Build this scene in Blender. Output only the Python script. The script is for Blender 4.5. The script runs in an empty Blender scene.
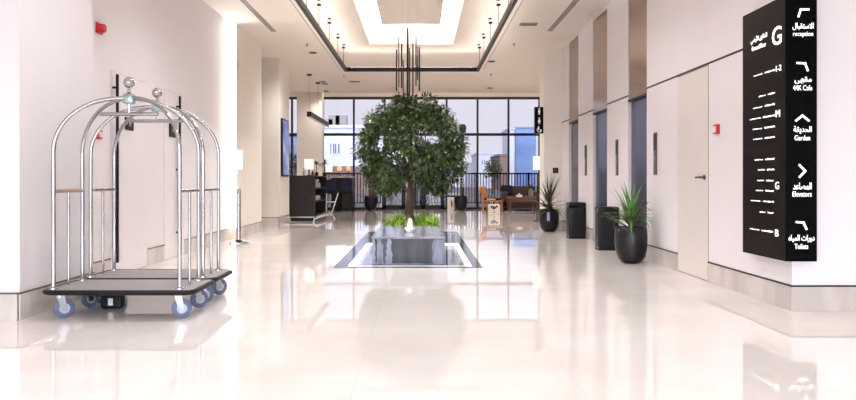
import bpy, bmesh, math, random
from mathutils import Vector, Matrix
SC = bpy.context.scene
COL = SC.collection
PI = math.pi
F, VX, VY, H = 750.0, 420.0, 180.0, 1.1      # focal length in px, vanishing point, eye height
def X(px, Y): return (px - VX) / F * Y
def Z(py, Y): return H + (VY - py) / F * Y
def RY(px, Xp): return Xp * F / (px - VX)     # depth of a pixel column on a plane of constant X

# ------------------------------------------------------------------ materials
def lin(c):
    return tuple(((v/255)/12.92 if v/255 <= .04045 else (((v/255)+.055)/1.055)**2.4) for v in c)
MATS = {}
def mat(name, rgb, rough=.5, metal=0., var=.06, scale=6., emit=0., bump=0., ior=1.5, alpha_stretch=None, trans=0., spec=.5):
    if name in MATS: return MATS[name]
    m = bpy.data.materials.new(name); m.use_nodes = True
    nt = m.node_tree; b = nt.nodes['Principled BSDF']
    c = lin(rgb)
    tc = nt.nodes.new('ShaderNodeTexCoord'); nz = nt.nodes.new('ShaderNodeTexNoise')
    mp = nt.nodes.new('ShaderNodeMapping')
    if alpha_stretch: mp.inputs['Scale'].default_value = alpha_stretch
    nt.links.new(tc.outputs['Object'], mp.inputs['Vector']); nt.links.new(mp.outputs['Vector'], nz.inputs['Vector'])
    nz.inputs['Scale'].default_value = scale; nz.inputs['Detail'].default_value = 3
    rp = nt.nodes.new('ShaderNodeValToRGB')
    rp.color_ramp.elements[0].position = .3; rp.color_ramp.elements[1].position = .7
    rp.color_ramp.elements[0].color = (*[v*(1-var) for v in c], 1)
    rp.color_ramp.elements[1].color = (*[min(1, v*(1+var)) for v in c], 1)
    nt.links.new(nz.outputs['Fac'], rp.inputs['Fac']); nt.links.new(rp.outputs['Color'], b.inputs['Base Color'])
    b.inputs['Roughness'].default_value = rough; b.inputs['Metallic'].default_value = metal
    b.inputs['IOR'].default_value = ior
    b.inputs['Specular IOR Level'].default_value = spec
    if trans: b.inputs['Transmission Weight'].default_value = trans
    if emit:
        b.inputs['Emission Color'].default_value = (*c, 1); b.inputs['Emission Strength'].default_value = emit
    if bump:
        bp = nt.nodes.new('ShaderNodeBump'); bp.inputs['Strength'].default_value = bump; bp.inputs['Distance'].default_value = .01
        nt.links.new(nz.outputs['Fac'], bp.inputs['Height']); nt.links.new(bp.outputs['Normal'], b.inputs['Normal'])
    MATS[name] = m
    return m
def two_tone(name, c1, c2, scale, rough, p0=.4, p1=.6, stretch=(1,1,1), metal=0., detail=5):
    m = mat(name, c1, rough, metal, 0, scale, alpha_stretch=stretch)
    for n in m.node_tree.nodes:
        if n.type == 'VALTORGB':
            n.color_ramp.elements[0].position = p0; n.color_ramp.elements[1].position = p1
            n.color_ramp.elements[0].color = (*lin(c1), 1); n.color_ramp.elements[1].color = (*lin(c2), 1)
        if n.type == 'TEX_NOISE': n.inputs['Detail'].default_value = detail
    return m
WALL = mat('white_paint', (235,230,233), .55, var=.008, scale=2)
WARMWALL = mat('cream_paint', (236,229,220), .55, var=.008, scale=2)
CEIL = mat('ceiling_paint', (240,231,222), .7, var=.006, scale=2)
DOORP = mat('door_laminate', (226,219,214), .4, var=.01, scale=3)
STONEB = two_tone('baseboard_marble', (190,182,177), (210,202,197), 3, .15, stretch=(1,1,.4))
BLACK = mat('black_metal', (15,14,16), .45, var=.1, spec=.25)
DARKF = mat('window_metal', (20,20,26), .4, var=.08, spec=.3)
CHROME = mat('chrome', (176,174,178), .14, 1., var=.02)
STEEL = mat('brushed_steel', (168,170,176), .3, 1., var=.05, scale=20)
LIFT = mat('lift_steel', (88,92,116), .27, .9, var=.08, scale=2, alpha_stretch=(1,1,.2))
BRONZE = mat('bronze_mirror', (160,138,128), .2, .85, var=.06, scale=1.2, alpha_stretch=(1,1,.5))
DECK = mat('grey_carpet', (150,144,146), .95, var=.12, scale=60)
RUBBER = mat('blue_grey_rubber', (98,106,132), .5, var=.08)
BLRUB = mat('black_rubber', (12,12,14), .5, spec=.3)
WOOD = mat('oiled_wood', (158,124,102), .45, var=.15, scale=10)
HUB = mat('grey_green_casting', (150,165,165), .3, .7)
RED = mat('red_plastic', (190,28,40), .35)
WHITEP = mat('white_plastic', (238,236,234), .4, var=.02)
GREYP = mat('grey_plastic', (140,136,134), .5)
POT = mat('black_glazed_pot', (15,15,20), .3, var=.15, spec=.35)
SOIL = mat('dark_soil', (52,40,32), .95, var=.3, scale=30)
LEAFD = two_tone('dark_leaf', (24,40,22), (118,142,78), 11, .36, .4,.72)
LEAFM = two_tone('mid_leaf', (40,88,36), (104,150,66), 12, .45, .35,.7)
LEAFO = two_tone('olive_leaf', (46,50,34), (98,98,66), 12, .5, .35,.7)
LEAFY = two_tone('dark_yucca_leaf', (30,34,24), (70,74,50), 12, .5, .35,.7)
LEAFG = two_tone('bright_leaf', (104,150,30), (182,206,84), 10, .5, .35,.7)
BARK = two_tone('bark', (58,44,36), (106,82,66), 14, .9, .3,.7, (1,1,.25))
GRANITE = two_tone('dark_granite', (58,56,64), (92,90,104), 18, .1)
WET = two_tone('wet_grey_stone', (104,106,124), (150,154,178), 5., .25, .4,.66, (1,1,.16))
WETTOP = two_tone('wet_stone_top', (92,92,106), (146,146,162), 4, .16, .35,.65)
PEB = two_tone('pale_pebbles', (120,104,94), (214,204,194), 28, .6, .35,.6)
LED = mat('led_diffuser', (255,252,246), .4, var=0, emit=1.5)
COVE = mat('cove_led', (255,246,236), .4, var=0, emit=85.)
SLOTLED = mat('slot_led', (255,242,228), .4, var=0, emit=16.)
LETTER = mat('lit_white_letter', (255,255,255), .4, var=0, emit=.8)
LETTER2 = mat('white_pictogram', (250,250,250), .4, var=0, emit=.15)
SIGNB = mat('black_acrylic', (2,2,3), .3, var=0, spec=.06)
SIGNL = mat('brown_black_acrylic', (17,10,10), .4, var=.03, spec=.06)
SHADE = mat('lamp_shade_fabric', (250,244,232), .8, var=.01, emit=.75)
GLOBE = mat('warm_lamp_glass', (255,186,110), .5, var=.02, emit=.9)
DWOOD = mat('dark_brown_veneer', (36,26,23), .45,spec=.3, var=.15, scale=8, alpha_stretch=(4,4,.6))
OWOOD = mat('orange_oak', (190,112,50), .45, var=.14, scale=12)
BWOOD = mat('walnut', (96,66,48), .4, var=.15, scale=10)
SOFA = mat('brown_leather', (66,44,38), .5, var=.12)
NAVY = mat('navy_fabric', (24,30,54), .9, var=.15, scale=20)
CANVAS = mat('natural_canvas', (232,226,214), .9, var=.04, scale=40)
WATER = mat('shallow_water', (215,222,228), .04, var=0, trans=1., ior=1.33)
FOAM = mat('white_water_foam', (245,248,250), .3, var=.02)
def glass():
    m = bpy.data.materials.new('clear_glass'); m.use_nodes = True; nt = m.node_tree
    for n in list(nt.nodes): nt.nodes.remove(n)
    o = nt.nodes.new('ShaderNodeOutputMaterial'); t = nt.nodes.new('ShaderNodeBsdfTransparent')
    g = nt.nodes.new('ShaderNodeBsdfGlossy'); mx = nt.nodes.new('ShaderNodeMixShader'); fr = nt.nodes.new('ShaderNodeFresnel')
    g.inputs['Roughness'].default_value = .02; fr.inputs['IOR'].default_value = 1.35
    t.inputs['Color'].default_value = (.73,.725,.75,1)
    nt.links.new(fr.outputs[0], mx.inputs[0]); nt.links.new(t.outputs[0], mx.inputs[1]); nt.links.new(g.outputs[0], mx.inputs[2])
    nt.links.new(mx.outputs[0], o.inputs[0]); return m
GLASS = glass()
def floor_mat():
    m = bpy.data.materials.new('polished_cream_marble'); m.use_nodes = True; nt = m.node_tree; b = nt.nodes['Principled BSDF']
    tc = nt.nodes.new('ShaderNodeTexCoord'); br = nt.nodes.new('ShaderNodeTexBrick'); mp = nt.nodes.new('ShaderNodeMapping')
    br.offset = 0; br.squash = 1
    br.inputs['Scale'].default_value = 1; br.inputs['Brick Width'].default_value = 1.2; br.inputs['Row Height'].default_value = 1.2
    br.inputs['Mortar Size'].default_value = .003; br.inputs['Mortar Smooth'].default_value = .3
    br.inputs['Color1'].default_value = (*lin((239,232,228)),1); br.inputs['Color2'].default_value = (*lin((237,230,225)),1)
    br.inputs['Mortar'].default_value = (*lin((230,222,213)),1)
    mp.inputs['Location'].default_value = (.35,.5,0)
    nz = nt.nodes.new('ShaderNodeTexNoise'); nz.inputs['Scale'].default_value = 1.7; nz.inputs['Detail'].default_value = 6
    mx = nt.nodes.new('ShaderNodeMix'); mx.data_type = 'RGBA'; mx.blend_type = 'MULTIPLY'; mx.inputs[0].default_value = 1
    rp = nt.nodes.new('ShaderNodeValToRGB'); rp.color_ramp.elements[0].color = (.93,.91,.89,1); rp.color_ramp.elements[1].color = (1,1,1,1)
    rp.color_ramp.elements[0].position = .3; rp.color_ramp.elements[1].position = .65
    nt.links.new(tc.outputs['Object'], mp.inputs['Vector']); nt.links.new(mp.outputs[0], br.inputs['Vector'])
    nt.links.new(tc.outputs['Object'], nz.inputs['Vector']); nt.links.new(nz.outputs['Fac'], rp.inputs['Fac'])
    nt.links.new(br.outputs['Color'], mx.inputs[6]); nt.links.new(rp.outputs['Color'], mx.inputs[7])
    nt.links.new(mx.outputs[2], b.inputs['Base Color'])
    b.inputs['Roughness'].default_value = .03; b.inputs['IOR'].default_value = 1.7
    return m
FLOOR = floor_mat()

# ------------------------------------------------------------------ mesh builder
class MB:
    def __init__(s): s.bm = bmesh.new()
    def box(s, x0, x1, y0, y1, z0, z1, bev=0., seg=2):
        r = bmesh.ops.create_cube(s.bm, size=1)['verts']
        M = Matrix.Translation(((x0+x1)/2, (y0+y1)/2, (z0+z1)/2)) @ Matrix.Diagonal((abs(x1-x0), abs(y1-y0), abs(z1-z0), 1))
        bmesh.ops.transform(s.bm, matrix=M, verts=r)
        if bev:
            es = {e for v in r for e in v.link_edges}
            bmesh.ops.bevel(s.bm, geom=list(es), offset=bev, segments=seg, profile=.5, affect='EDGES')
        return s
    def tube(s, pts, r, n=10, cap=True, closed=False):
        pts = [Vector(p) for p in pts]; R = r if isinstance(r, (list, tuple)) else [r]*len(pts)
        rings = []; prev = None
        for i, p in enumerate(pts):
            if closed: d = (pts[(i+1) % len(pts)] - pts[i-1])
            else: d = (pts[min(i+1, len(pts)-1)] - pts[max(i-1, 0)])
            d.normalize()
            if prev is None:
                a = Vector((0,0,1)) if abs(d.z) < .9 else Vector((1,0,0))
                u = d.cross(a).normalized()
            else: u = (prev - d*prev.dot(d)).normalized()
            prev = u; w = d.cross(u)
            rings.append([s.bm.verts.new(p + (u*math.cos(2*PI*k/n) + w*math.sin(2*PI*k/n))*R[i]) for k in range(n)])
        m = len(rings)
        for i in range(m if closed else m-1):
            a, b = rings[i], rings[(i+1) % m]
            for k in range(n): s.bm.faces.new((a[k], a[(k+1)%n], b[(k+1)%n], b[k]))
        if cap and not closed:
            s.bm.faces.new(rings[0][::-1]); s.bm.faces.new(rings[-1])
        return s
    def lathe(s, prof, c=(0,0,0), n=28, axis='z'):
        c = Vector(c); rings = []
        def pt(r, h, a):
            if axis == 'z': return c + Vector((r*math.cos(a), r*math.sin(a), h))
            if axis == 'y': return c + Vector((r*math.cos(a), h, r*math.sin(a)))
            return c + Vector((h, r*math.cos(a), r*math.sin(a)))
        for r, h in prof:
            if r < 1e-5: rings.append([s.bm.verts.new(pt(0, h, 0))])
            else: rings.append([s.bm.verts.new(pt(r, h, 2*PI*k/n)) for k in range(n)])
        for a, b in zip(rings, rings[1:]):
            for k in range(n):
                if len(a) == 1 and len(b) == 1: continue
                if len(a) == 1: s.bm.faces.new((a[0], b[k], b[(k+1)%n]))
                elif len(b) == 1: s.bm.faces.new((a[k], a[(k+1)%n], b[0]))
                else: s.bm.faces.new((a[k], a[(k+1)%n], b[(k+1)%n], b[k]))
        return s
    def ball(s, c, r, u=16, v=10, sc=(1,1,1)):
        bmesh.ops.create_uvsphere(s.bm, u_segments=u, v_segments=v, radius=r, matrix=Matrix.Translation(c) @ Matrix.Diagonal((*sc, 1)))
        return s
    def poly(s, pts): s.bm.faces.new([s.bm.verts.new(p) for p in pts]); return s
    def prism(s, pts, z0, z1):
        a = [s.bm.verts.new((x, y, z0)) for x, y in pts]; b = [s.bm.verts.new((x, y, z1)) for x, y in pts]
        n = len(pts); s.bm.faces.new(a[::-1]); s.bm.faces.new(b)
        for i in range(n): s.bm.faces.new((a[i], a[(i+1)%n], b[(i+1)%n], b[i]))
        return s
    def extr(s, pts, d):                      # closed outline of 3-D points pushed along d
        d = Vector(d); a = [s.bm.verts.new(p) for p in pts]; b = [s.bm.verts.new(Vector(p)+d) for p in pts]
        n = len(pts); s.bm.faces.new(a[::-1]); s.bm.faces.new(b)
        for i in range(n): s.bm.faces.new((a[i], a[(i+1)%n], b[(i+1)%n], b[i]))
        return s
    def stroke(s, a, b, w, d, n):             # flat bar from a to b, width w, depth d along normal n
        a, b, n = Vector(a), Vector(b), Vector(n); t = (b-a).normalized(); q = t.cross(n)*w/2
        a -= t*w*.4; b += t*w*.4
        return s.extr([a-q, b-q, b+q, a+q], n*d)
    def blade(s, base, ang, length, w, lean, droop, seg=5):   # strap leaf with a V fold
        base = Vector(base); dx, dy = math.cos(ang), math.sin(ang); el = lean; p = base.copy(); st = length/seg
        side = Vector((-dy, dx, 0)); L = []
        for i in range(seg+1):
            t = i/seg; ww = w*(.55+.45*math.sin(PI*min(1, t*1.3+.15)))*(1-t**2.2) + .0012
            up = Vector((-dx*math.sin(el), -dy*math.sin(el), math.cos(el)))
            L.append((s.bm.verts.new(p - side*ww + up*ww*.35), s.bm.verts.new(p), s.bm.verts.new(p + side*ww + up*ww*.35)))
            p = p + Vector((dx*math.cos(el), dy*math.cos(el), math.sin(el)))*st; el -= droop/seg*(1+t)
        for a, b in zip(L, L[1:]):
            s.bm.faces.new((a[0], a[1], b[1], b[0])); s.bm.faces.new((a[1], a[2], b[2], b[1]))
        return s
    def build(s, name, m, parent=None, smooth=False, loc=None, recalc=True):
        if recalc: bmesh.ops.recalc_face_normals(s.bm, faces=s.bm.faces[:])
        me = bpy.data.meshes.new(name); s.bm.to_mesh(me); s.bm.free(); me.materials.append(m)
        if smooth:
            for p in me.polygons: p.use_smooth = True
            try: me.set_sharp_from_angle(angle=math.radians(40))
            except Exception: pass
        o = bpy.data.objects.new(name, me); COL.objects.link(o)
        if parent: o.parent = parent
        if loc is not None: o.location = loc
        return o
def tag(o, label, cat, group=None, kind=None):
    o['label'] = label; o['category'] = cat
    if group: o['group'] = group
    if kind: o['kind'] = kind
    return o
def thing(name, label, cat, loc=(0,0,0), rz=0., group=None):
    o = bpy.data.objects.new(name, None); o.empty_display_size = .1; COL.objects.link(o); o.location = loc; o.rotation_euler.z = rz
    return tag(o, label, cat, group)
def struct(name, mb, m, parent=None, smooth=False):
    o = mb.build(name, m, parent, smooth); o['kind'] = 'structure'; return o
def dup(root, loc, rz=None, label=None, group=None):
    r = root.copy(); COL.objects.link(r); r.location = loc
    if rz is not None: r.rotation_euler.z = rz
    if label: r['label'] = label
    if group: r['group'] = group
    for ch in list(root.children):
        c = ch.copy(); COL.objects.link(c); c.parent = r
        for g in list(ch.children):
            d = g.copy(); COL.objects.link(d); d.parent = c
    return r

# ------------------------------------------------------------------ setting
CZ = 4.0                                   # ceiling height
XR, XA, XA2, XB = 3.12, -3.14, -3.5, -3.38 # wall planes
YG = 28.2                                  # glazing plane
YB = -7.0                                  # entrance side, behind the viewer
# pool opening in the floor
PX0, PX1, PY0, PY1 = -1.09, .785, 9.375, 15.9
WX0, WX1, WY0, WY1 = -1.08, .71, 6.5, 16.05   # light well in the ceiling
def ring(mb, x0, x1, y0, y1, hx0, hx1, hy0, hy1, z0, z1):
    mb.box(x0, hx0, y0, y1, z0, z1); mb.box(hx1, x1, y0, y1, z0, z1)
    mb.box(hx0, hx1, y0, hy0, z0, z1); mb.box(hx0, hx1, hy1, y1, z0, z1); return mb
struct('floor', ring(MB(), -7, 7, YB, YG+.1, PX0, PX1, PY0, PY1, -.4, 0), FLOOR)
c = ring(MB(), -7, 7, YB, 24.86, WX0, WX1, WY0, WY1, CZ, CZ+.12)
ring(c, WX0-.1, WX1+.1, WY0-.1, WY1+.1, WX0, WX1, WY0, WY1, CZ+.1, CZ+.62)
c.box(WX0-.1, WX1+.1, WY0-.1, WY1+.1, CZ+.62, CZ+.7)
c.box(-7, 7, 24.76, 24.86, CZ, CZ+.7); c.box(-7, 7, 24.86, YG+.1, CZ+.65, CZ+.75)
struct('ceiling', c, CEIL)
# right side: wall with three lift openings and a flush door
LIFTS = [(10.32, 11.25), (12.51, 13.53), (14.78, 15.7)]
DR = (8.105, 9.07)
YF = 6.29
w = MB(); ys = YF
for a, b in LIFTS:
    w.box(XR, XR+.3, ys, a, 0, CZ); w.box(XR, XR+.3, a, b, 3.97, CZ); w.box(XR+.2, XR+.3, a, b, 0, 3.97); ys = b
w.box(XR, XR+.3, ys, 16.5, 0, CZ)
w.box(XR+.3, 7, YF, YF+.3, 0, CZ)
struct('wall_right', w, WALL)
for i, (a, b) in enumerate(LIFTS):
    d = struct(f'door_{i+1}', MB().box(XR+.05, XR+.2, a, (a+b)/2-.003, 0, 2.27).box(XR+.05, XR+.2, (a+b)/2+.003, b, 0, 2.27), LIFT)
    d['label'] = 'dark steel lift door'
    MB().box(XR-.004, XR+.19, a, b, 2.27, 2.3).build('lintel', BLACK, d)
    MB().box(XR+.01, XR+.2, a, b, 2.3, 3.97).build('transom_panel', BRONZE, d)
    MB().box(XR+.01, XR+.05, a, b, 0, .012).build('sill', STEEL, d)
t = MB()
segs = [(YF, LIFTS[0][0]), (LIFTS[0][1], LIFTS[1][0]), (LIFTS[1][1], LIFTS[2][0]), (LIFTS[2][1], 16.5)]
for a, b in segs: t.box(XR-.004, XR+.01, a, b, 2.35, 2.372)
struct('trim_1', t, BLACK)
t = MB(); t2 = MB()
for a, b in [(YF, DR[0]), (DR[1], LIFTS[0][0])] + segs[1:]:
    t.box(XR-.012, XR+.01, a, b, 0, .205); t2.box(XR-.014, XR+.01, a, b, .205, .218)
t.box(XR-.012, 7, YF-.012, YF+.01, 0, .205); t2.box(XR-.014, 7, YF-.014, YF+.01, .205, .218)
struct('baseboard_right', t, STONEB); struct('trim_2', t2, BLACK)
d = struct('door_4', MB().box(XR-.006, XR+.02, DR[0]+.012, DR[1]-.012, .012, 2.335), DOORP)
MB().box(XR-.002, XR+.01, DR[0], DR[1], 0, 2.35).build('door_gap', GREYP, d)
hd = MB().lathe([(0,-.012),(.027,-.012),(.027,0),(0,0)], (XR-.008, DR[0]+.09, 1.13), 16, 'x')
hd.tube([(XR-.008, DR[0]+.09, 1.13), (XR-.06, DR[0]+.09, 1.13), (XR-.062, DR[0]+.11, 1.13), (XR-.062, DR[0]+.22, 1.128)], .011, 8)
hd.build('door_handle', mat('dark_nickel', (104,100,100), .3, .9), d, True)
# pillar after the lifts
struct('wall_pillar_right', MB().box(2.73, 3.5, 16.5, 17.1, 0, CZ), WARMWALL)
struct('baseboard_pillar_right', MB().box(2.72, 3.11, 16.488, 17.11, 0, .205), STONEB)
# left side
struct('wall_left_front', MB().box(XA-.5, XA, 5.88, 7.2, 0, CZ).box(-7, XA-.5, 5.88, 6.2, 0, CZ), WALL)
struct('wall_left', MB().box(XA2-.2, XA2, 7.2, 16.0, 0, CZ), WALL)
struct('wall_left_panel', MB().box(XA2, XB, 13.81, 16.0, 0, CZ), WARMWALL)
struct('wall_pillar_left', MB().box(-7, -3.35, 17.8, 19.2, 0, CZ), WARMWALL)
struct('wall_column_back', MB().box(-4.08, -3.25, 24.86, 25.3, 0, CZ+.65), WARMWALL)
DL1, DL2 = (8.47, 9.62), (10.25, 11.12)
t = MB(); t2 = MB()
def bb(x0, x1, y0, y1): t.box(x0, x1, y0, y1, 0, .205); t2.box(x0-.0, x1+.002, y0-.002, y1, .205, .218)
bb(XA-.01, XA+.012, 5.868, 7.212); bb(-7, XA, 5.868, 5.9)
bb(XA2-.01, XA2+.012, 7.2, DL1[0]); bb(XA2-.01, XA2+.012, DL1[1], DL2[0]); bb(XA2-.01, XA2+.012, DL2[1], 13.8)
bb(XB-.01, XB+.012, 13.8, 16.01); bb(-7, -3.34, 17.788, 17.81); bb(-3.36, -3.338, 17.788, 19.21)
struct('baseboard_left', t, STONEB); struct('trim_3', t2, mat('dark_reveal', (96,84,76), .5))
for i, (a, b, hy) in enumerate([(DL1[0], DL1[1], 8.52), (DL2[0], DL2[1], 10.74)]):
    d = struct(f'door_{i+5}', MB().box(XA2-.01, XA2+.008, a+.01, b-.01, .012, 2.33), WALL)
    MB().box(XA2-.01, XA2+.003, a, b, 0, 2.345).build('door_gap', mat('soft_shadow_gap',(222,214,212),.6), d)
    g = MB().box(XA2+.05, XA2+.075, hy-.018, hy+.018, .16, 2.3, .004)
    for zz in (.35, 1.25, 2.15): g.box(XA2+.006, XA2+.055, hy-.012, hy+.012, zz-.012, zz+.012)
    g.build('door_handle', BLACK, d)
# recessed vertical light slot on the panel's edge
s_ = tag(MB().box(XA2+.012, XB-.008, 13.79, 13.808, .23, 3.98).build('linear_wall_light', mat('wall_led', (255,250,244), .4, var=0, emit=22.)), 'tall white vertical strip light glowing at the edge of the wall panel', 'light')
# outer lobby walls
struct('wall_far_left', MB().box(-7.2, -7, YB, YG+.1, 0, CZ+.75), WARMWALL)
struct('wall_far_right', MB().box(7, 7.2, YB, YG+.1, 0, CZ+.75), WARMWALL)
struct('wall_back', MB().box(-7, 7, YG, YG+.2, 4.22, CZ+.75), WARMWALL)
tag(MB().box(-6.9, 6.9, 24.88, 24.93, 4.54, 4.62).build('ceiling_cove_light', SLOTLED), 'warm cove light hidden in the ceiling slot above the window wall', 'light')
# window wall
fr = MB(); BAY = 1.162; M0 = -3.647
xs = [M0 + BAY*k for k in range(-3, 9)]
for x in xs: fr.box(x-.035, x+.035, YG-.06, YG+.06, 0, 4.22)
fr.box(-7, 7, YG-.05, YG+.05, 4.13, 4.22); fr.box(-7, 7, YG-.045, YG+.045, 2.76, 2.86); fr.box(-7, 7, YG-.05, YG+.05, 0, .07)
wn = struct('window_1', fr, DARKF)
MB().box(-7, 7, YG+.005, YG+.015, .06, 4.14).build('pane', GLASS, wn)
# entrance doors in the middle bays
ed = struct('door_7', MB(), DARKF) if False else None
g = MB()
for x in (-1.35, -.62, .12, .85):
    g.box(x-.07, x+.07, YG-.1, YG-.03, 0, 2.3)
g.box(-1.42, .92, YG-.1, YG-.03, 2.2, 2.36); g.box(-1.42, .92, YG-.1, YG-.03, 0, .16)
ed = struct('door_7', g, DARKF)
h_ = MB()
for x in (-.45, -.05): h_.tube([(x, YG-.17, .7), (x, YG-.17, 1.6)], .02, 8).tube([(x, YG-.17, .8), (x, YG-.09, .8)], .012, 6).tube([(x, YG-.17, 1.5), (x, YG-.09, 1.5)], .012, 6)
h_.build('door_handle', STEEL, ed)
# entrance glazing behind the viewer: open to daylight, with posts
e = MB()
for x in (-7, -4.2, -1.4, 1.4, 4.2, 7): e.box(x-.05, x+.05, YB-.05, YB+.05, 0, CZ)
struct('window_2', e, DARKF)
struct('ground_outside', MB().box(-90, 90, -60, YB, -.3, -.02).box(-90, 90, YG+.1, 140, -.3, -.02), mat('grey_paving', (104,98,102), .7, var=.08, scale=1))

# ------------------------------------------------------------------ ceiling light well
lw = thing('ceiling_panel_light', 'bright rectangular ceiling light well with a floating panel and hidden strips', 'light', (0,0,CZ))
px0, px1, py0, py1 = -.81, .44, 6.8, 15.74
MB().box(px0, px1, py0, py1, .37, .41).build('panel', CEIL, lw)
q = MB()
for a, b in ((px0-.012, px0), (px1, px1+.012)): q.box(a, b, py0, py1, .385, .41)
for a, b in ((py0-.012, py0), (py1, py1+.012)): q.box(px0, px1, a, b, .385, .41)
q.build('led_strip', COVE, lw)
for x in (-.5, .15):
    for y in (8, 11, 14): MB().tube([(x, y, .41), (x, y, .63)], .006, 6).build('hanger', STEEL, lw)

# linear slot diffusers
def slot(name, x, y0, y1, label):
    r = thing(name, label, 'vent', (x, 0, CZ), group='long slot vents in the ceiling')
    MB().box(-.055, .055, y0, y1, -.006, .004).build('frame', CEIL, r)
    for k in range(3): MB().box(-.044+k*.034, -.024+k*.034, y0+.02, y1-.02, -.008, -.002).build('slot', BLACK, r)
slot('slot_vent', -2.85, 8, 14.65, 'long black slotted ceiling vent above the luggage cart side of the hall')
slot('slot_vent', 2.52, 8, 14.6, 'long black slotted ceiling vent above the lift doors')
def cpx(px, py, z=CZ): y = (z-H)*F/(VY-py); return X(px, y), y
# small ceiling fittings
def downlight(x, y, label, group=None, power=0., cone=145, col=(1,.965,.95)):
    r = thing('ceiling_downlight', label, 'light', (x, y, CZ), group=group)
    MB().lathe([(.085,.0),(.09,-.014),(.045,-.016),(.04,-.0)], n=20).build('trim_ring', BLACK, r, True)
    MB().lathe([(0,-.002),(.046,-.002),(.046,.004),(0,.004)], n=20).build('lens', mat('downlight_lens', (255,240,220), .4, var=0, emit=.6), r)
    if power:
        l = bpy.data.lights.new('downlight_bulb', 'SPOT'); l.energy = power; l.spot_size = math.radians(cone); l.spot_blend = .8
        l.shadow_soft_size = .12; l.color = col
        lo = bpy.data.objects.new('downlight_bulb', l); COL.objects.link(lo); lo.parent = r; lo.location = (0,0,-.03)
DP = 310
for y, pw in ((-4.5,170), (-1.0,190), (2.5,190), (6.0,185), (9.5,220)):  # added lamps above the frame, brightening near walls and floor
    for x in (-1.5, 1.0): downlight(x, y, 'black rimmed recessed downlight added out of view in the near ceiling', 'added downlights in the near ceiling', pw, 150, (.92,.985,1.08) if y < 7 else (.97,.985,1.))
x, y = cpx(313, 52.5); downlight(x, y, 'black rimmed downlight between the long slot vent and the pendant bar', None, DP)
x, y = cpx(326, 91); downlight(x, y, 'small black downlight near the window wall above the dark counter', None, 110)
downlight(1.75, 18.3, 'added black rimmed downlight near the pillar with the hanging restroom sign', None, DP)  # lamp added to brighten the far hall
downlight(2.2, 23.6, 'added black rimmed downlight above the lounge sofa', None, DP)  # another added lamp, for the window end
downlight(-5.2, 21.5, 'black rimmed downlight added unseen over the bar side of the lobby', None, DP)  # added lamp out of view, lights the side lobby
downlight(5.2, 21.5, 'black rimmed downlight added unseen over the lounge side of the lobby', None, DP)  # its added counterpart on the other side, also out of view
def spr(px, py, label):
    x, y = cpx(px, py); r = thing('sprinkler_head', label, 'sprinkler', (x, y, CZ))
    MB().lathe([(.04,0),(.04,-.008),(.014,-.012),(.012,-.05),(.03,-.055),(0,-.06)], n=14).build('body', STEEL, r, True)
spr(514, 43.5, 'small sprinkler head between the slot vent and the linear pendant frame')
spr(307, 44, 'small round sprinkler head beyond the first slot vent')
spr(491, 74, 'small sprinkler head beyond the corner of the pendant frame')
spr(344, 75, 'small sprinkler head near the square grille vent')
spr(389.5, 21.5, 'tiny sprinkler head near the bright light well')if False else None
x, y = cpx(540, 66)
r = thing('security_camera', 'small white camera dome on the ceiling beside the pillar', 'camera', (x-.15, y-2.2, CZ))
MB().lathe([(.06,0),(.06,-.03),(.03,-.035)], n=18).build('base', WHITEP, r, True); MB().ball((0,0,-.04), .035).build('dome', BLACK, r, True)
x, y = cpx(324, 82.5)
r = thing('grille_vent', 'square grey louvred ceiling vent above the dark counter', 'vent', (x, y, CZ))
MB().box(-.11,.11,-.5,.5,-.012,.002).build('frame', WHITEP, r)
q = MB()
for k in range(7): q.box(-.095,.095,-.46+k*.135,-.40+k*.135,-.02,-.01)
q.build('louvre', GREYP, r)
for (px, py, lb) in ((354.5, 81.5, 'short pale linear vent beyond the pendant frame, on the tree side'), (528.5, 24, 'short pale linear vent between pendant frame and slot vent')):
    x, y = cpx(px, py); r = thing('linear_vent', lb, 'vent', (x, y, CZ))
    MB().box(-.16,.16,-.11,.11,-.014,.002).build('frame', GREYP, r); MB().box(-.13,.13,-.02,.02,-.018,-.01).build('slot', BLACK, r)

# rectangular linear pendant hung from the ceiling
TZ = 3.57; TX0, TX1, TY1, TY0 = -1.665, 1.295, 16.77, 5.5
tr = thing('linear_pendant_light', 'black rectangular linear pendant frame hung on thin wires around the light well', 'light', (0,0,TZ))
def bar(x0, x1, y0, y1): MB().box(x0, x1, y0, y1, -.045, .045).build('profile', BLACK, tr)
bar(TX0-.025, TX0+.025, TY0, TY1); bar(TX1-.025, TX1+.025, TY0, TY1); bar(TX0-.025, TX1+.025, TY1-.025, TY1+.025); bar(TX0-.025, TX1+.025, TY0-.025, TY0+.025)
UP = mat('added_uplight_glow', (255,244,232), .4, var=0, emit=26.)  # glowing strips added on top of the frame to brighten the ceiling
for a_ in ((TX0-.015,TX0+.015,TY0+.1,TY1-.1),(TX1-.015,TX1+.015,TY0+.1,TY1-.1),(TX0+.1,TX1-.1,TY1-.015,TY1+.015)): MB().box(*a_,.04,.047).build('added_uplight', UP, tr)
for sx, xx in ((-1, TX0), (1, TX1)): MB().tube([(xx+sx*.12, TY0, 0), (xx+sx*.12, TY1+.0, 0)], .007, 6).build('guide_wire', STEEL, tr)
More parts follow.
